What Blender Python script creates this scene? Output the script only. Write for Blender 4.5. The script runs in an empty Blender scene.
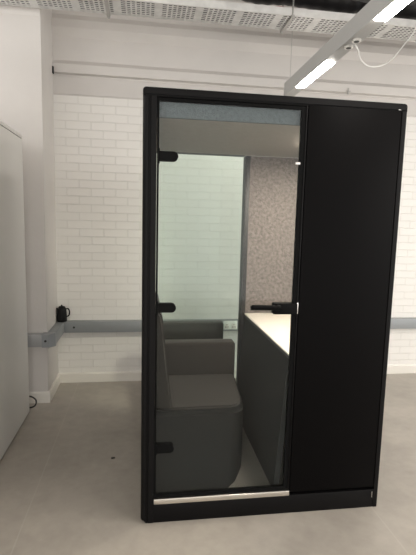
import bpy, bmesh, math, random
from mathutils import Vector, Matrix
random.seed(7)
S = bpy.context.scene
COL = S.collection

# ------------------------------------------------------------------ materials
def mat(name, col, rough=.5, metal=0., bump=0., bscale=60., var=0., vscale=8., spec=.5, sheen=0.):
    m = bpy.data.materials.new(name); m.use_nodes = True
    nt = m.node_tree; N = nt.nodes; L = nt.links
    b = N['Principled BSDF']
    b.inputs['Base Color'].default_value = (*col, 1)
    b.inputs['Roughness'].default_value = rough
    b.inputs['Metallic'].default_value = metal
    b.inputs['Specular IOR Level'].default_value = spec
    if sheen: b.inputs['Sheen Weight'].default_value = sheen
    tc = N.new('ShaderNodeTexCoord')
    if var:
        n = N.new('ShaderNodeTexNoise'); n.inputs['Scale'].default_value = vscale
        n.inputs['Detail'].default_value = 6
        L.new(tc.outputs['Object'], n.inputs['Vector'])
        r = N.new('ShaderNodeValToRGB')
        r.color_ramp.elements[0].position = .3; r.color_ramp.elements[1].position = .7
        r.color_ramp.elements[0].color = (*[c*(1-var) for c in col], 1)
        r.color_ramp.elements[1].color = (*[min(1, c*(1+var)) for c in col], 1)
        L.new(n.outputs['Fac'], r.inputs['Fac']); L.new(r.outputs['Color'], b.inputs['Base Color'])
    if bump:
        n = N.new('ShaderNodeTexNoise'); n.inputs['Scale'].default_value = bscale
        n.inputs['Detail'].default_value = 4
        L.new(tc.outputs['Object'], n.inputs['Vector'])
        bp = N.new('ShaderNodeBump'); bp.inputs['Strength'].default_value = bump
        bp.inputs['Distance'].default_value = .01
        L.new(n.outputs['Fac'], bp.inputs['Height']); L.new(bp.outputs['Normal'], b.inputs['Normal'])
    return m

def emis(name, col, s):
    m = bpy.data.materials.new(name); m.use_nodes = True
    nt = m.node_tree; nt.nodes.clear()
    e = nt.nodes.new('ShaderNodeEmission'); o = nt.nodes.new('ShaderNodeOutputMaterial')
    e.inputs['Color'].default_value = (*col, 1); e.inputs['Strength'].default_value = s
    nt.links.new(e.outputs[0], o.inputs[0]); return m

def glass(name, tint, f0):
    m = bpy.data.materials.new(name); m.use_nodes = True
    nt = m.node_tree; N = nt.nodes; L = nt.links; N.clear()
    t = N.new('ShaderNodeBsdfTransparent'); t.inputs['Color'].default_value = (*tint, 1)
    g = N.new('ShaderNodeBsdfGlossy'); g.inputs['Roughness'].default_value = .0
    lw = N.new('ShaderNodeLayerWeight'); lw.inputs['Blend'].default_value = .5
    p = N.new('ShaderNodeMath'); p.operation = 'POWER'; p.inputs[1].default_value = 5
    q = N.new('ShaderNodeMath'); q.operation = 'MULTIPLY_ADD'
    q.inputs[1].default_value = 1-f0; q.inputs[2].default_value = f0
    mx = N.new('ShaderNodeMixShader'); o = N.new('ShaderNodeOutputMaterial')
    L.new(lw.outputs['Facing'], p.inputs[0]); L.new(p.outputs[0], q.inputs[0])
    L.new(q.outputs[0], mx.inputs[0]); L.new(t.outputs[0], mx.inputs[1]); L.new(g.outputs[0], mx.inputs[2])
    L.new(mx.outputs[0], o.inputs[0]); return m

def brick_mat():
    m = bpy.data.materials.new('painted_brick'); m.use_nodes = True
    nt = m.node_tree; N = nt.nodes; L = nt.links; b = N['Principled BSDF']
    tc = N.new('ShaderNodeTexCoord'); sp = N.new('ShaderNodeSeparateXYZ'); cb = N.new('ShaderNodeCombineXYZ')
    ad = N.new('ShaderNodeMath'); ad.operation = 'ADD'
    L.new(tc.outputs['Object'], sp.inputs[0])
    L.new(sp.outputs['X'], ad.inputs[0]); L.new(sp.outputs['Y'], ad.inputs[1])
    L.new(ad.outputs[0], cb.inputs['X']); L.new(sp.outputs['Z'], cb.inputs['Y'])
    # a little waviness so that the paint does not read as perfectly ruled
    nz = N.new('ShaderNodeTexNoise'); nz.inputs['Scale'].default_value = 9
    L.new(tc.outputs['Object'], nz.inputs['Vector'])
    vm = N.new('ShaderNodeVectorMath'); vm.operation = 'MULTIPLY_ADD'
    vm.inputs[1].default_value = (.006, .006, 0)
    L.new(nz.outputs['Color'], vm.inputs[0]); L.new(cb.outputs[0], vm.inputs[2])
    br = N.new('ShaderNodeTexBrick')
    br.inputs['Scale'].default_value = 1; br.inputs['Brick Width'].default_value = .222
    br.inputs['Row Height'].default_value = .0745; br.inputs['Mortar Size'].default_value = .0035
    br.inputs['Mortar Smooth'].default_value = .5
    br.inputs['Color1'].default_value = (.775, .755, .715, 1); br.inputs['Color2'].default_value = (.76, .74, .70, 1)
    br.inputs['Mortar'].default_value = (.705, .685, .645, 1)
    L.new(vm.outputs[0], br.inputs['Vector'])
    L.new(br.outputs['Color'], b.inputs['Base Color'])
    n2 = N.new('ShaderNodeTexNoise'); n2.inputs['Scale'].default_value = 45; n2.inputs['Detail'].default_value = 5
    L.new(tc.outputs['Object'], n2.inputs['Vector'])
    h = N.new('ShaderNodeMath'); h.operation = 'MULTIPLY_ADD'; h.inputs[1].default_value = -1.0
    s2 = N.new('ShaderNodeMath'); s2.operation = 'MULTIPLY'; s2.inputs[1].default_value = .25
    L.new(n2.outputs['Fac'], s2.inputs[0]); L.new(br.outputs['Fac'], h.inputs[0]); L.new(s2.outputs[0], h.inputs[2])
    bu = N.new('ShaderNodeBump'); bu.inputs['Strength'].default_value = .65; bu.inputs['Distance'].default_value = .006
    L.new(h.outputs[0], bu.inputs['Height']); L.new(bu.outputs['Normal'], b.inputs['Normal'])
    b.inputs['Roughness'].default_value = .5
    return m

def floor_mat():
    m = bpy.data.materials.new('grey_vinyl_floor'); m.use_nodes = True
    nt = m.node_tree; N = nt.nodes; L = nt.links; b = N['Principled BSDF']
    tc = N.new('ShaderNodeTexCoord')
    n1 = N.new('ShaderNodeTexNoise'); n1.inputs['Scale'].default_value = 2.2; n1.inputs['Detail'].default_value = 9
    n1.inputs['Roughness'].default_value = .65
    n2 = N.new('ShaderNodeTexNoise'); n2.inputs['Scale'].default_value = 14; n2.inputs['Detail'].default_value = 6
    for n in (n1, n2): L.new(tc.outputs['Object'], n.inputs['Vector'])
    ad = N.new('ShaderNodeMath'); ad.operation = 'MULTIPLY_ADD'; ad.inputs[1].default_value = .35
    L.new(n2.outputs['Fac'], ad.inputs[0]); L.new(n1.outputs['Fac'], ad.inputs[2])
    r = N.new('ShaderNodeValToRGB')
    r.color_ramp.elements[0].position = .45; r.color_ramp.elements[1].position = .9
    r.color_ramp.elements[0].color = (.30, .272, .235, 1); r.color_ramp.elements[1].color = (.42, .382, .332, 1)
    L.new(ad.outputs[0], r.inputs['Fac'])
    # sheet seams running towards the back wall, 1.9 m apart
    sp = N.new('ShaderNodeSeparateXYZ'); L.new(tc.outputs['Object'], sp.inputs[0])
    off = N.new('ShaderNodeMath'); off.operation = 'ADD'; off.inputs[1].default_value = .61+19
    md = N.new('ShaderNodeMath'); md.operation = 'MODULO'; md.inputs[1].default_value = 1.9
    lt = N.new('ShaderNodeMath'); lt.operation = 'LESS_THAN'; lt.inputs[1].default_value = .008
    L.new(sp.outputs['X'], off.inputs[0]); L.new(off.outputs[0], md.inputs[0]); L.new(md.outputs[0], lt.inputs[0])
    mx = N.new('ShaderNodeMix'); mx.data_type = 'RGBA'
    f = N.new('ShaderNodeMath'); f.operation = 'MULTIPLY'; f.inputs[1].default_value = .2
    L.new(lt.outputs[0], f.inputs[0]); L.new(f.outputs[0], mx.inputs[0])
    L.new(r.outputs['Color'], mx.inputs[6]); mx.inputs[7].default_value = (.52, .49, .44, 1)
    L.new(mx.outputs[2], b.inputs['Base Color'])
    b.inputs['Roughness'].default_value = .42
    bu = N.new('ShaderNodeBump'); bu.inputs['Strength'].default_value = .06; bu.inputs['Distance'].default_value = .004
    L.new(n2.outputs['Fac'], bu.inputs['Height']); L.new(bu.outputs['Normal'], b.inputs['Normal'])
    return m

M = dict(
    brick=brick_mat(), floor=floor_mat(),
    plaster=mat('painted_plaster', (.60, .57, .54), .6, bump=.15, bscale=30, var=.03, vscale=3),
    ceil=mat('concrete_ceiling', (.42, .39, .36), .8, bump=.2, bscale=20, var=.08),
    skirt=mat('white_gloss_skirting', (.74, .71, .65), .35),
    trunk=mat('grey_trunking', (.27, .285, .292), .4, metal=.1, var=.05, vscale=5),
    trunk_lt=mat('grey_trunking_cap', (.33, .335, .335), .4),
    black=mat('black_powder_coat', (.0030, .0027, .0028), .5, bump=.04, bscale=400, spec=.13),
    black_panel=mat('black_panel', (.0020, .0017, .0018), .55, spec=.06, var=.05),
    black_in=mat('dark_grey_frame', (.014, .014, .0145), .5),
    gasket=mat('black_rubber', (.003, .003, .003), .7, spec=.08),
    patch=mat('black_patch_fitting', (.003, .003, .003), .6, spec=.08),
    steel=mat('brushed_steel', (.72, .68, .62), .28, metal=1.),
    chrome=mat('satin_chrome', (.75, .73, .70), .3, metal=1.),
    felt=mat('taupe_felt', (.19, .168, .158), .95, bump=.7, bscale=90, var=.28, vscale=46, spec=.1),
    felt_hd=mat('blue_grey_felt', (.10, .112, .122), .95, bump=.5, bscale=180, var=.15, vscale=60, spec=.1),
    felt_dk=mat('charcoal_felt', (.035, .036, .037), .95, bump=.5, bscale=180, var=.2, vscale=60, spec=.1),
    boothceil=mat('grey_ceiling_panel', (.27, .25, .225), .8, bump=.2, bscale=200, var=.06, vscale=30),
    carpet=mat('speckled_carpet', (.21, .195, .175), 1., bump=.9, bscale=260, var=.4, vscale=130, spec=.05),
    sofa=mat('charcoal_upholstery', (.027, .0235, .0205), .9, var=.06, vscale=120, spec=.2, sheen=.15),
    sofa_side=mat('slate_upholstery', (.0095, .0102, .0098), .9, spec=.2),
    table=mat('cream_laminate', (.86, .80, .73), .4),
    table_edge=mat('dark_edge_band', (.05, .05, .05), .5),
    slate=mat('slate_support', (.009, .0105, .011), .75, var=.1, vscale=20),
    cab=mat('white_melamine', (.72, .705, .67), .45),
    cab_dk=mat('dark_plinth', (.03, .028, .025), .6),
    lum=mat('white_luminaire', (.44, .435, .42), .45),
    galv=mat('galvanised_steel', (.62, .61, .59), .5, metal=.2, var=.12, vscale=12),
    wire=mat('steel_wire', (.45, .44, .42), .4, metal=.8),
    white=mat('white_plastic', (.80, .80, .76), .4),
    wcable=mat('white_cable', (.72, .71, .68), .5),
    gcable=mat('dark_grey_cable', (.06, .06, .065), .5),
    bcable=mat('black_cable', (.012, .012, .012), .5),
    rcable=mat('red_cable', (.35, .03, .03), .5), pcable=mat('purple_cable', (.10, .06, .20), .5),
    duct=mat('black_duct', (.010, .009, .010), .45, bump=.5, bscale=14),
    jug=mat('black_jug', (.005, .005, .005), .45, spec=.2),
    dark=mat('dark_crumb', (.05, .045, .04), .8),
    glass_d=glass('door_glass', (.955, .975, .965), .016),
    glass_r=glass('rear_glass', (.93, .98, .95), .018),
    led=emis('led_diffuser', (1., .94, .875), 22.),
    led_far=emis('bright_led_diffuser', (1., .94, .875), 58.),
    led_up=emis('upper_wall_glow', (1., .94, .88), 1.2),  # weak upward glow added for the upper wall
    led_in=emis('booth_fill_glow', (1., .88, .75), 29.),  # glow of the added bar inside the booth
)

# ------------------------------------------------------------------ mesh helpers
def box(bm, x0, x1, y0, y1, z0, z1, bev=0., seg=2):
    r = bmesh.ops.create_cube(bm, size=1)
    vs = r['verts']
    for v in vs:
        v.co = Vector(((x0+x1)/2+v.co.x*(x1-x0), (y0+y1)/2+v.co.y*(y1-y0), (z0+z1)/2+v.co.z*(z1-z0)))
    if bev:
        es = list({e for v in vs for e in v.link_edges})
        bmesh.ops.bevel(bm, geom=es, offset=bev, segments=seg, affect='EDGES', profile=.5)

def prism(bm, pts, axis, a, b):
    """extrude a closed 2D outline along an axis (0 x, 1 y, 2 z) from a to b"""
    def mk(p, t):
        return {0: (t, p[0], p[1]), 1: (p[0], t, p[1]), 2: (p[0], p[1], t)}[axis]
    A = [bm.verts.new(mk(p, a)) for p in pts]; B = [bm.verts.new(mk(p, b)) for p in pts]
    n = len(pts)
    for i in range(n): bm.faces.new((A[i], A[(i+1) % n], B[(i+1) % n], B[i]))
    bm.faces.new(A[::-1]); bm.faces.new(B)
    bmesh.ops.recalc_face_normals(bm, faces=bm.faces)

def cyl(bm, p, q, r, n=16, r2=None):
    p, q = Vector(p), Vector(q); d = q-p
    mtx = Matrix.Translation((p+q)/2) @ d.to_track_quat('Z', 'Y').to_matrix().to_4x4()
    bmesh.ops.create_cone(bm, cap_ends=True, segments=n, radius1=r, radius2=r if r2 is None else r2, depth=d.length, matrix=mtx)

def tube(bm, pts, r, n=8, sub=6):
    P = [Vector(p) for p in pts]; out = []
    for i in range(len(P)-1):
        p0 = P[max(i-1, 0)]; p1 = P[i]; p2 = P[i+1]; p3 = P[min(i+2, len(P)-1)]
        for k in range(sub):
            t = k/sub
            out.append(.5*((2*p1)+(p2-p0)*t+(2*p0-5*p1+4*p2-p3)*t*t+(3*p1-p0-3*p2+p3)*t**3))
    out.append(P[-1]); rings = []; up = Vector((.13, .21, .97))
    for i, c in enumerate(out):
        d = (out[min(i+1, len(out)-1)]-out[max(i-1, 0)]).normalized()
        a = d.cross(up)
        if a.length < 1e-3: a = d.cross(Vector((1, 0, 0)))
        a.normalize(); b = d.cross(a); up = -b if False else up
        rr = r(i/(len(out)-1)) if callable(r) else r
        rings.append([bm.verts.new(c+rr*(a*math.cos(2*math.pi*k/n)+b*math.sin(2*math.pi*k/n))) for k in range(n)])
    for A, B in zip(rings, rings[1:]):
        for k in range(n): bm.faces.new((A[k], A[(k+1) % n], B[(k+1) % n], B[k]))
    bm.faces.new(rings[0][::-1]); bm.faces.new(rings[-1])
    bmesh.ops.recalc_face_normals(bm, faces=bm.faces)

def lathe(bm, prof, c, n=28):
    rings = [[bm.verts.new((c[0]+r*math.cos(2*math.pi*k/n), c[1]+r*math.sin(2*math.pi*k/n), c[2]+z)) for k in range(n)] for r, z in prof]
    for A, B in zip(rings, rings[1:]):
        for k in range(n): bm.faces.new((A[k], A[(k+1) % n], B[(k+1) % n], B[k]))
    bm.faces.new(rings[0][::-1]); bm.faces.new(rings[-1])
    bmesh.ops.recalc_face_normals(bm, faces=bm.faces)

def obj(name, bm, m, parent=None, smooth=False, label=None):
    me = bpy.data.meshes.new(name); bm.normal_update(); bm.to_mesh(me); bm.free()
    me.materials.append(m)
    if smooth:
        for p in me.polygons: p.use_smooth = True
        if hasattr(me, 'set_sharp_from_angle'): me.set_sharp_from_angle(angle=math.radians(40))
    o = bpy.data.objects.new(name, me); COL.objects.link(o)
    if parent is not None:
        o.parent = parent
        # meshes are written in place coordinates: undo every ancestor's offset
        off = Vector((0, 0, 0)); a = parent
        while a is not None: off += a.location; a = a.parent
        me.transform(Matrix.Translation(-off))
    if label: o['label'] = label
    return o

def bx(name, m, parent, x0, x1, y0, y1, z0, z1, bev=0., label=None, seg=2):
    bm = bmesh.new(); box(bm, x0, x1, y0, y1, z0, z1, bev, seg)
    return obj(name, bm, m, parent, bev > 0, label)

def tag(o, label, cat, group=None):
    o['label'] = label; o['category'] = cat
    if group: o['group'] = group
    return o

def thing(name, loc, label, cat, group=None):
    o = bpy.data.objects.new(name, None); COL.objects.link(o); o.location = loc
    o.empty_display_size = .1
    return tag(o, label, cat, group)

def struct(o): o['kind'] = 'structure'; return o

def copy_tree(o, parent=None):
    c = o.copy(); COL.objects.link(c)
    if parent is not None: c.parent = parent
    for ch in list(o.children): copy_tree(ch, c)
    return c

# ------------------------------------------------------------------ the room
YB = 2.132            # face of the back wall
PX, PY = -.795, 1.66  # right face and front face of the pier
ZC = 3.95
bm = bmesh.new(); box(bm, -3.2, 5.2, -6.5, YB+.25, -.12, 0); struct(obj('floor', bm, M['floor']))
bm = bmesh.new(); box(bm, -3.2, 5.2, -6.5, YB+.25, ZC, ZC+.15); struct(obj('ceiling', bm, M['ceil']))
bm = bmesh.new(); box(bm, PX, 5.2, YB, YB+.25, 0, 2.672); struct(obj('wall_back', bm, M['brick']))
# plaster lintel courses above the brick, stepped in profile
prof = [(YB+.006, 2.672), (YB+.006, 2.684), (YB, 2.686), (YB, 2.832), (YB-.004, 2.836), (YB+.010, 2.842), (YB+.010, 2.852),
        (YB-.022, 2.862), (YB-.026, 2.935), (YB+.012, 2.975), (YB+.012, 3.17), (YB-.03, 3.24), (YB-.02, 3.31), (YB+.012, 3.36), (YB+.012, ZC), (YB+.25, ZC), (YB+.25, 2.672)]
bm = bmesh.new(); prism(bm, prof, 0, PX, 5.2); struct(obj('trim_1', bm, M['plaster']))
prof2 = [(PY, 0), (PY, 3.13), (PY-.012, 3.15), (PY-.012, 3.20), (PY, 3.22), (PY, ZC), (YB+.25, ZC), (YB+.25, 0)]
bm = bmesh.new(); prism(bm, prof2, 0, -3.2, PX); struct(obj('wall_left', bm, M['plaster']))
# skirting
skp = lambda y: [(y, 0), (y-.018, 0), (y-.018, .083), (y-.010, .095), (y, .095)]
bm = bmesh.new(); prism(bm, skp(YB), 0, PX+.018, 5.2); struct(obj('baseboard_back', bm, M['skirt']))
bm = bmesh.new(); prism(bm, [(p[0], p[1]) for p in skp(PY)], 0, -3.2, PX+.018)
prism(bm, [(PX, 0), (PX+.018, 0), (PX+.018, .083), (PX+.010, .095), (PX, .095)], 1, PY, YB)
struct(obj('baseboard_left', bm, M['skirt']))

# ------------------------------------------------------------------ trunking along the wall
T0, T1, TD = .508, .615, .07
t = thing('cable_trunking', (PX+.5, YB-TD, T0), 'grey metal cable trunking running along the brick wall and around the pier', 'trunking')
bx('back_run', M['trunk'], t, PX+TD, 5.0, YB-TD, YB-.0005, T0, T1, .004)
bx('side_run', M['trunk'], t, PX+.0005, PX+TD, PY-.03, YB-.0005, T0, T1, .004)
bx('front_run', M['trunk_lt'], t, -2.6, PX-.03, PY-TD, PY-.0005, T0, T1, .004, 'paler straight length on the pier front')
bm = bmesh.new(); prism(bm, [(PX-.03, PY-.0005), (PX-.03, PY-TD-.004), (PX+.03, PY-TD-.004), (PX+TD+.004, PY-.03), (PX+TD+.004, PY), (PX+.0005, PY), (PX+.0005, PY-.0005)], 2, T0-.003, T1+.003)
obj('corner_cover', bm, M['trunk'], t)
for (x, y, d) in ((PX+.16, YB-TD, (0, -1, 0)), (2.2, YB-TD, (0, -1, 0)), (PX, PY-TD-.004, (0, -1, 0))):
    bm = bmesh.new(); cyl(bm, (x, y+.002, .56), (x, y-.003, .56), .010, 14); obj('screw', bm, M['bcable'], t)
# twin socket plate let into the trunking, seen through the rear glass
k = thing('wall_socket', (.86, YB-TD, .51), 'white twin socket plate on the trunking seen through the rear glass', 'socket')
bx('plate', M['white'], k, .795, .935, YB-TD-.012, YB-TD, .525, .612, .004)
for cx in (.83, .90):
    f = bx('outlet', M['skirt'], k, cx-.024, cx+.024, YB-TD-.0145, YB-TD-.0115, .535, .585, .001)
    for dx, dz, w in ((0, .575, .003), (-.011, .552, .005), (.011, .552, .005)):
        bx('pin_slot', M['bcable'], f, cx+dx-w, cx+dx+w, YB-TD-.0155, YB-TD-.0142, dz-.004, dz+.004)
    bx('switch', M['white'], k, cx-.008, cx+.008, YB-TD-.018, YB-TD-.0115, .590, .604, .002)

# black jug standing in the trunking corner
jx, jy = PX+.049, YB-.052
k = thing('jug', (jx, jy, T1), 'small black jug with a side handle standing on the trunking in the corner', 'jug')
bm = bmesh.new(); lathe(bm, [(.030, 0), (.044, .002), (.046, .012), (.0455, .05), (.043, .10), (.040, .122), (.034, .132), (.030, .134)], (jx, jy, T1)); obj('body', bm, M['jug'], k, True)
bm = bmesh.new(); lathe(bm, [(.031, 0), (.031, .006), (.024, .011), (.008, .013), (.008, .022), (.005, .025)], (jx, jy, T1+.1335)); obj('lid', bm, M['jug'], k, True)
bm = bmesh.new(); tube(bm, [(jx+.038, jy, T1+.118), (jx+.058, jy-.004, T1+.122), (jx+.070, jy-.006, T1+.098), (jx+.066, jy-.006, T1+.062), (jx+.042, jy, T1+.045)], .006); obj('handle', bm, M['jug'], k, True)
bm = bmesh.new(); prism(bm, [(jx-.040, T1+.10), (jx-.0485, T1+.128), (jx-.032, T1+.130)], 1, jy-.010, jy+.010); obj('spout', bm, M['jug'], k)

# ------------------------------------------------------------------ tall white cabinet on the left
cx1, cy1, cz1 = -.898, 1.436, 2.19
k = thing('tall_cabinet', (cx1-.3, .3, 0), 'tall plain white cabinet standing in front of the pier at the left', 'cabinet')
bx('body', M['cab'], k, cx1-.62, cx1, -.75, cy1, .018, cz1-.028, .003)
bx('top_panel', M['cab'], k, cx1-.622, cx1+.002, -.752, cy1+.002, cz1-.024, cz1, .003)
bx('shadow_gap', M['cab_dk'], k, cx1-.615, cx1-.004, -.745, cy1-.004, cz1-.028, cz1-.024, label='dark joint below the top')
bx('plinth', M['cab_dk'], k, cx1-.60, cx1-.012, -.73, cy1-.012, 0, .018, label='dark recessed plinth')

bm = bmesh.new()
tube(bm, [(-1.02, 1.55, .12), (-.965, 1.54, .112), (-.90, 1.535, .10), (-.868, 1.53, .068), (-.880, 1.525, .025), (-.94, 1.53, .008), (-1.03, 1.54, .008)], .006)
tag(obj('power_cable', bm, M['bcable'], None, True), 'loop of black cable poking out behind the white cabinet onto the floor', 'cable')
bm = bmesh.new()
bmesh.ops.create_icosphere(bm, subdivisions=2, radius=.011, matrix=Matrix.Translation((-.185, .67, .005)) @ Matrix.Diagonal((1.3, .8, .4, 1)))
for v in bm.verts: v.co += Vector((random.uniform(-1, 1), random.uniform(-1, 1), 0))*.003
tag(obj('floor_crumb', bm, M['dark']), 'tiny dark crumb lying on the bare floor left of the booth', 'litter')

# ------------------------------------------------------------------ the phone booth
W, D, H = 1.330, 1.20, 2.20
YI = 1.12                     # inner face of the rear wall
FL = .10                      # carpet level
b = thing('office_phone_booth', (W/2, D/2, 0), 'black framed office phone booth with a glass door on the left of its front', 'phone booth')
def arc(cx, cz, r, a0, a1, n=6):
    return [(cx+r*math.cos(math.radians(a0+(a1-a0)*i/n)), cz+r*math.sin(math.radians(a0+(a1-a0)*i/n))) for i in range(n+1)]
# corner posts: rounded outer corner with shallow grooves down the front face
def post(x_out, x_in, sgn):
    w = abs(x_in-x_out); r = .030
    P = [(r-r*math.cos(math.radians(a)), r-r*math.sin(math.radians(a))) for a in range(0, 91, 10)]
    P = [(p[0]*(.62 if sgn > 0 else .3), p[1]*(1 if sgn > 0 else .4)) for p in P]
    for gx in (.026, .034):
        if gx+.006 < w: P += [(gx, 0), (gx+.001, .005), (gx+.004, .005), (gx+.005, 0)]
    P += [(w, 0), (w, .060), (0, .060)]
    bm = bmesh.new(); prism(bm, [(x_out+sgn*p[0], p[1]) for p in P], 2, .001, H-.040)
    if sgn > 0: es = [e for e in bm.edges if all(v.co.z < .01 and abs(v.co.x-x_out) < .0205 and v.co.y < .059 for v in e.verts)]
    if sgn > 0: bmesh.ops.bevel(bm, geom=es, offset=.016, segments=3, affect='EDGES')
    return obj('corner_post', bm, M['black'], b, True)
post(0, .0655, 1); post(W, W-.0285, -1)
# roof and base: rounded slabs
def slab(name, z0, z1, rt, rb, m):
    P = []
    P += arc(rb, z0+rb, rb, 180, 270) if rb else [(0, z0)]
    P += arc(W-rb, z0+rb, rb, 270, 360) if rb else [(W, z0)]
    P += arc(W-rt, z1-rt, rt, 0, 90) if rt else [(W, z1)]
    P += arc(rt, z1-rt, rt, 90, 180) if rt else [(0, z1)]
    bm = bmesh.new(); prism(bm, P, 1, 0, D)
    es = [e for e in bm.edges if abs(e.verts[0].co.y) < 1e-6 and abs(e.verts[1].co.y) < 1e-6]
    bmesh.ops.bevel(bm, geom=es, offset=.006, segments=2, affect='EDGES')
    return obj(name, bm, m, b, True)
slab('roof', H-.038, H, .016, 0, M['black'])
bx('base', M['black'], b, .0656, W-.0288, .001, .06, .001, .106, .001)
bx('header', M['black'], b, .0655, .80, .004, .06, 2.158, H-.039, .002)
bx('side_wall', M['black'], b, .0, .045, .061, D, .001, H-.040, .003)
bx('side_wall', M['black'], b, W-.045, W, .061, D, .001, H-.040, .003)
bx('front_panel', M['black_panel'], b, .806, 1.299, .001, .045, .122, 2.163, .004, 'matt black solid panel right of the door')
bx('mullion', M['black'], b, .795, .803, .003, .06, .107, 2.158, .002)
bx('threshold', M['steel'], b, .067, .803, -.006, .05, .107, .136, .003, 'bright brushed steel threshold strip')
bx('latch_pin', M['chrome'], b, 1.290, 1.2925, -.001, .002, .060, .095)
bx('latch_pin', M['chrome'], b, 1.279, 1.292, -.0005, .002, 2.1665, 2.169)
# inside lining
bx('floor_pan', M['black'], b, .046, W-.046, .0605, D, .001, .0995)
bx('carpet', M['carpet'], b, .046, W-.046, .051, YI, FL, FL+.008, label='speckled grey carpet floor')
bx('ceiling_panel', M['boothceil'], b, .046, W-.046, .050, YI, 2.072, 2.10, label='taupe grey inner ceiling')
bx('header_lining', M['felt_hd'], b, .067, .80, .030, .049, 2.072, 2.157, label='blue grey felt strip above the ceiling edge')
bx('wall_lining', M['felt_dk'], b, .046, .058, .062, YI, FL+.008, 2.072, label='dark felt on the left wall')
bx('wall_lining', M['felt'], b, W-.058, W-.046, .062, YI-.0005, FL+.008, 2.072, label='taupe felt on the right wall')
# rear wall: glass on the left, felt on the right
bx('rear_glass', M['glass_r'], b, .046, .752, YI+.030, YI+.038, FL+.02, 2.078)
bx('rear_mullion', M['black_in'], b, .752, .788, YI-.006, D-.002, .107, 2.071, .003)
bx('rear_panel', M['felt'], b, .789, W-.046, YI, D-.002, .107, 2.071, label='taupe felt rear panel beside the glass')
bx('rear_rail', M['black_in'], b, .046, .752, YI-.0, D-.002, .107, .145, .002)
bx('rear_rail', M['black_in'], b, .046, .752, YI+.010, D-.002, 2.071, 2.155, .002)
# unseen light bar added on the booth ceiling to brighten the table
lp = bx('booth_fill_light', M['white'], b, .99, 1.25, .13, .54, 2.052, 2.0725, .004, 'white light bar added out of view under the inner ceiling')
bx('diffuser', M['led_in'], lp, .995, 1.245, .135, .535, 2.048, 2.0525)
# the door: black edge frame, glass, patch hinges, lever set
DX0, DX1, DZ0, DZ1 = .068, .793, .139, 2.155
bm = bmesh.new()
box(bm, DX0, DX0+.009, .006, .024, DZ0, DZ1); box(bm, DX1-.020, DX1, .006, .024, DZ0, DZ1)
box(bm, DX0+.009, DX1-.020, .006, .024, DZ1-.014, DZ1); box(bm, DX0+.009, DX1-.020, .006, .024, DZ0, DZ0+.019)
door = obj('door', bm, M['gasket'], b)
bx('glass_pane', M['glass_d'], door, DX0+.008, DX1-.019, .010, .018, DZ0+.018, DZ1-.013)
def hinge(z):
    h2 = .0225; P = [(DX0+.012, z-h2), (.150, z-h2)] + arc(.146, z, h2, -90, 90, 8) + [(.146, z+h2), (DX0+.012, z+h2)]
    Q = []
    for p in P:
        if not Q or (abs(p[0]-Q[-1][0])+abs(p[1]-Q[-1][1])) > 1e-4: Q.append(p)
    Q[1] = (.1455, z-h2-.00001)
    bm = bmesh.new(); prism(bm, Q, 1, -.004, .032)
    hg = obj('hinge', bm, M['patch'], door)
    bm = bmesh.new(); cyl(bm, (.074, .002, z-.035), (.074, .002, z+.035), .0065, 12); obj('knuckle', bm, M['patch'], hg, True)
for z in (1.888, 1.153, .412): hinge(z)
hz = 1.150
lk = bx('lock_case', M['patch'], door, .668, .796, -.012, .034, hz-.031, hz+.026, .005, 'black lock case on the door edge')
bm = bmesh.new(); cyl(bm, (.690, -.045, hz+.010), (.690, -.010, hz+.010), .011, 14)
tube(bm, [(.692, -.045, hz+.010), (.665, -.047, hz+.012), (.62, -.047, hz+.014), (.560, -.045, hz+.014), (.553, -.043, hz+.014)], .0125, 10)
obj('lever', bm, M['patch'], lk, True)
bm = bmesh.new(); cyl(bm, (.690, .030, hz-.014), (.690, .070, hz-.014), .011, 14)
tube(bm, [(.692, .07, hz-.014), (.66, .072, hz-.014), (.60, .072, hz-.013), (.570, .07, hz-.013)], .0125, 10)
obj('inner_lever', bm, M['patch'], lk, True)
bx('strike_plate', M['chrome'], b, .7945, .802, -.001, .003, hz-.030, hz+.028, .0005, 'small silver strike plate')
bx('lamp_glint', M['chrome'], door, .752, .776, .000, .008, 1.876, 1.888, .002, 'small silver bar standing for a lamp reflection near the top of the door')  # chrome bar put in place of a lamp's reflection on the door

# ------------------------------------------------------------------ sofa in the booth
s = thing('booth_sofa', (.36, .62, FL+.008), 'charcoal upholstered sofa seat inside the booth against its left wall', 'sofa')
Z0 = FL+.0085
def loft(bm, A, B, zA, zB):
    a = [bm.verts.new((p[0], p[1], zA)) for p in A]; c = [bm.verts.new((p[0], p[1], zB)) for p in B]
    n = len(A)
    for i in range(n): bm.faces.new((a[i], a[(i+1) % n], c[(i+1) % n], c[i]))
    bm.faces.new(a[::-1]); bm.faces.new(c); bmesh.ops.recalc_face_normals(bm, faces=bm.faces)
bm = bmesh.new()
A = [(.060, .085), (.47, .085), (.535, .16), (.600, .30), (.640, .45), (.650, .54), (.660, .96), (.060, .96)]
B = [(.060, .34), (.55, .355), (.595, .375), (.622, .41), (.642, .47), (.655, .56), (.690, .96), (.060, .96)]
loft(bm, A, B, Z0, .452)
top = [e for e in bm.edges if all(v.co.z > .45 for v in e.verts) and not all(v.co.y > .95 for v in e.verts)]
bmesh.ops.bevel(bm, geom=top, offset=.022, segments=3, affect='EDGES')
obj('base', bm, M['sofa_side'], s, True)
bm = bmesh.new()
C2 = [(.10, .375), (.545, .385), (.582, .40), (.607, .43), (.624, .48), (.636, .56), (.672, .955), (.10, .955)]
loft(bm, C2, C2, .4525, .466)
top = [e for e in bm.edges if all(v.co.z > .46 for v in e.verts)]
bmesh.ops.bevel(bm, geom=top, offset=.008, segments=2, affect='EDGES')
obj('seat', bm, M['sofa'], s, True, 'brown grey seat top')
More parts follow.
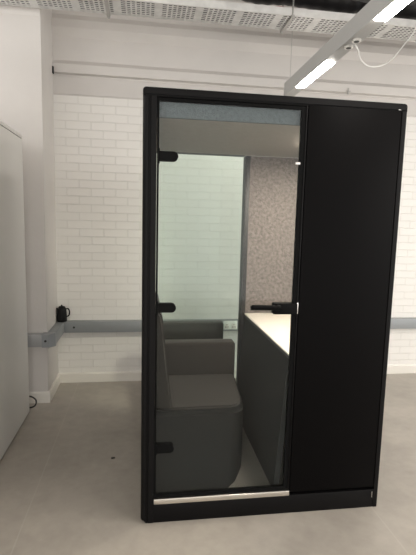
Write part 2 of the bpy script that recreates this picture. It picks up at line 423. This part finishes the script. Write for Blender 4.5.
# leaning backrest on the left
bm = bmesh.new(); prism(bm, [(.060, .467), (.186, .467), (.165, .62), (.118, 1.035), (.104, 1.055), (.082, 1.055), (.060, 1.02)], 1, .35, 1.09)
es = [e for e in bm.edges if all(v.co.y < .36 for v in e.verts)]
bmesh.ops.bevel(bm, geom=es, offset=.014, segments=3, affect='EDGES')
obj('backrest', bm, M['sofa'], s, True)
bm = bmesh.new(); box(bm, .10, .688, .962, 1.092, Z0, .700, .020, 3); obj('armrest', bm, M['sofa'], s, True)

# ------------------------------------------------------------------ table in the booth
k = thing('booth_table', (1.02, .55, FL+.008), 'cream topped fixed table along the right wall inside the booth', 'table')
bx('tabletop', M['table'], k, .781, W-.0585, .052, YI-.007, .880, .889, .001)
bx('edge_band', M['table_edge'], k, .782, W-.0585, .053, YI-.007, .862, .880, label='dark underside and edge')
bm = bmesh.new(); prism(bm, [(.728, Z0), (.760, Z0), (.812, .862), (.783, .862)], 1, .056, YI-.008); obj('support_panel', bm, M['slate'], k, False, 'dark slate support panel')

# ------------------------------------------------------------------ low chair behind the booth, seen through the rear glass
k = thing('lounge_seat', (.41, 1.50, 0), 'low grey lounge seat behind the booth seen through its rear glass', 'seat')
bm = bmesh.new(); box(bm, .13, .712, 1.27, 1.60, .09, .43, .03, 3); obj('cushion', bm, M['sofa'], k, True)
bm = bmesh.new(); box(bm, .125, .717, 1.602, 1.72, .09, .700, .022, 3); obj('backrest', bm, M['sofa'], k, True)
for x in (.17, .67):
    for y in (1.31, 1.67):
        bm = bmesh.new(); cyl(bm, (x, y, 0), (x, y, .0895), .014, 12, .02); obj('leg', bm, M['black'], k, True)

# ------------------------------------------------------------------ linear luminaires
LZ = 2.65
def luminaire(x0, x1, ya, yb, segs, name, label, spots, group, led='led'):
    k = thing(name, ((x0+x1)/2, (ya+yb)/2, LZ), label, 'ceiling light', group)
    # open-bottomed housing: top and sides, with a cover strip between the diffusers
    bm = bmesh.new(); box(bm, x0-.006, x1+.006, ya, yb, LZ+.006, LZ+.115, .003); obj('housing', bm, M['lum'], k)
    for a, c in segs:
        bx('diffuser', M[led], k, x0+.004, x1-.004, a, c, LZ-.002, LZ+.0055)
    bx('upper_wall_fill', M['led_up'], k, x0+.006, x1-.006, ya+.05, yb-.05, LZ+.1155, LZ+.118)  # glowing strip added on top to lift the upper wall
    for y in spots:
        for dx in (-.05, .05):
            bm = bmesh.new(); c = Vector(((x0+x1)/2, y+dx, LZ))
            cyl(bm, c+Vector((0, 0, .006)), c+Vector((0, 0, -.006)), .026, 18)
            sp = obj('sensor', bm, M['chrome'], k, True)
            bm = bmesh.new(); cyl(bm, c+Vector((0, 0, -.0055)), c+Vector((0, 0, -.0075)), .016, 16); obj('lens', bm, M['bcable'], sp)
    for y in (ya+.12, yb-.025):
        bm = bmesh.new(); cyl(bm, ((x0+x1)/2, y, LZ+.114), ((x0+x1)/2, y, ZC+.002), .003, 8); obj('suspension_wire', bm, M['wire'], k)
    return k
luminaire(1.192, 1.265, -.62, 1.66, ((.80, 1.37), (-.50, .155)), 'linear_luminaire', 'long white linear light hanging above the right end of the booth', (.47,), None)
luminaire(-.42, -.347, -5.0, -2.6, ((-4.9, -2.7),), 'linear_luminaire', 'unseen white linear light added behind the camera', (), 'lights out of frame')  # unseen fill light, added to brighten the lower wall evenly
luminaire(4.0, 4.073, -3.1, -.5, ((-3.05, -.55),), 'linear_luminaire', 'white linear light hanging right of the frame', (), 'lights out of frame', 'led_far')
bm = bmesh.new()
tube(bm, [(1.245, .47, LZ-.004), (1.26, .46, 2.615), (1.359, .617, 2.618), (1.502, .773, 2.639), (1.678, .93, 2.712), (1.838, 1.087, 2.823), (2.002, 1.243, 2.977), (2.13, 1.32, 3.12), (2.158, 1.334, 3.20), (2.165, 1.341, 3.225), (2.17, 1.350, 3.205)], .0045)
tag(obj('looping_cable', bm, M['wcable'], None, True), 'thin white cable looping from the luminaire up to the tray', 'cable')
bm = bmesh.new(); box(bm, 1.965, 1.975, YB-.034, YB-.020, 2.84, 2.90); box(bm, 1.948, 1.992, YB-.034, YB-.020, 2.866, 2.873)
tag(obj('wall_bracket', bm, M['wire']), 'small grey cross bracket fixed on the lintel above the booth roof', 'bracket')
bm = bmesh.new(); box(bm, -.792, -.781, YB-.05, YB-.02, 2.842, 2.90)  # raised dark block added in place of a notch in the wall
tag(obj('notch_block', bm, M['bcable']), 'small dark block standing for a notch in the wall beside the pier near the top', 'notch')

# ------------------------------------------------------------------ cable tray under the ceiling
def tray(name, along, a0, a1, b0, b1, z, label):
    k = thing(name, ((a0+a1)/2, (b0+b1)/2, z) if along == 0 else ((b0+b1)/2, (a0+a1)/2, z), label, 'cable tray')
    def bb(bm, p0, p1, q0, q1, z0, z1):
        if along == 0: box(bm, p0, p1, q0, q1, z0, z1)
        else: box(bm, q0, q1, p0, p1, z0, z1)
    bm = bmesh.new(); n = 9; w = (b1-b0)/(n*2-1)
    for i in range(n): bb(bm, a0, a1, b0+2*i*w, b0+(2*i+1)*w, z, z+.002)
    p = a0; j = 0
    while p < a1-.02:
        bb(bm, p, p+(.06 if j % 7 == 6 else .013), b0, b1, z+.0005, z+.0025)
        p += .092 if j % 7 == 6 else .036; j += 1
    obj('perforated_base', bm, M['galv'], k)
    for q in (b0-.002, b1):
        bm = bmesh.new(); bb(bm, a0, a1, q, q+.002, z, z+.055); obj('side_rail', bm, M['galv'], k)
    return k
TZ = 3.165
tr = tray('cable_tray', 0, -2.6, 4.4, 1.34, 1.60, TZ, 'perforated steel cable tray running along the back wall under the ceiling')
for x in (-.27, 1.13, 2.8):
    for y in (1.333, 1.607):
        bm = bmesh.new(); cyl(bm, (x, y, TZ-.03), (x, y, ZC+.001), .006, 8); obj('hanger_rod', bm, M['wire'], tr, True)
    bx('hanger_channel', M['wire'], tr, x-.012, x+.012, 1.32, 1.62, TZ-.02, TZ-.001)
tray('cable_tray', 1, -1.5, 1.33, .44, .62, 3.25, 'perforated steel cable tray branching away from the back wall tray')
def cable(label, pts, m, r):
    bm = bmesh.new(); tube(bm, pts, r); tag(obj('tray_cable', bm, m, None, True), label, 'cable')
Z = TZ+.0035
cable('purple data cable drooping over the tray at the left', [(-1.3, 1.40, Z+.032), (-.95, 1.345, Z+.09), (-.62, 1.335, Z+.075), (-.42, 1.335, Z+.085), (-.22, 1.345, Z+.08), (0, 1.40, Z+.034), (.3, 1.45, Z+.033)], M['pcable'], .007)
cable('red cable lying at the front rail of the tray', [(.55, 1.37, Z+.032), (.95, 1.350, Z+.048), (1.03, 1.346, Z+.052), (1.15, 1.35, Z+.045), (1.6, 1.39, Z+.032)], M['rcable'], .0055)
rr = random.Random(3)
for i, (y, r, m, what) in enumerate(((1.38, .011, 'bcable', 'front-most black cable lying along the tray'), (1.42, .009, 'gcable', 'front-most dark grey cable lying along the tray'),
        (1.455, .012, 'bcable', 'second black cable from the front of the tray'), (1.495, .009, 'gcable', 'dark grey cable along the middle of the tray'),
        (1.53, .011, 'bcable', 'third black cable from the front of the tray'), (1.57, .010, 'gcable', 'rear-most dark grey cable lying along the tray'))):
    cable(what, [(x/2-2.6, y+rr.uniform(-.006, .006), Z+r) for x in range(0, 15)], M[m], r)
# black flexible ducts sagging above the tray
def duct(label, pts, r):
    bm = bmesh.new()
    tube(bm, pts, lambda t: r*(1+.02*math.sin(t*150)+.04*math.sin(t*31)), 18, 40)
    tag(obj('flexible_duct', bm, M['duct'], None, True), label, 'duct')
duct('black flexible duct sagging nearest the tray', [(.40, 1.50, 3.46), (.66, 1.50, 3.45), (.95, 1.5, 3.425), (1.24, 1.5, 3.432), (1.62, 1.5, 3.41), (1.86, 1.5, 3.45), (2.2, 1.5, 3.42), (3.6, 1.5, 3.46)], .115)
duct('black flexible duct hanging above and in front of the other', [(.74, 1.20, 3.48), (1.0, 1.20, 3.40), (1.4, 1.19, 3.40), (1.9, 1.20, 3.38), (3.6, 1.2, 3.45)], .12)

# ------------------------------------------------------------------ light, world, camera
w = bpy.data.worlds.new('office'); S.world = w; w.use_nodes = True
bg = w.node_tree.nodes['Background']; bg.inputs['Color'].default_value = (1., .98, .95, 1); bg.inputs['Strength'].default_value = .68

f, cx, cy, cz, yaw, pitch, roll = 445.157, .0034, -2.1783, 1.58785, -.146967, -.126659, .024516
F = Vector((-math.sin(yaw)*math.cos(pitch), math.cos(yaw)*math.cos(pitch), math.sin(pitch)))
R0 = Vector((math.cos(yaw), math.sin(yaw), 0)); U0 = R0.cross(F)
R = math.cos(roll)*R0+math.sin(roll)*U0; U = -math.sin(roll)*R0+math.cos(roll)*U0
cam = bpy.data.cameras.new('camera'); co = bpy.data.objects.new('camera', cam); COL.objects.link(co)
co.matrix_world = Matrix(((R.x, U.x, -F.x, cx), (R.y, U.y, -F.y, cy), (R.z, U.z, -F.z, cz), (0, 0, 0, 1)))
cam.sensor_fit = 'HORIZONTAL'; cam.sensor_width = 36; cam.lens = f/416*36; cam.clip_start = .02
S.camera = co
S.view_settings.view_transform = 'Standard'; S.view_settings.look = 'None'
S.view_settings.gamma = 1; S.view_settings.use_curve_mapping = False; S.view_settings.exposure = 1.74
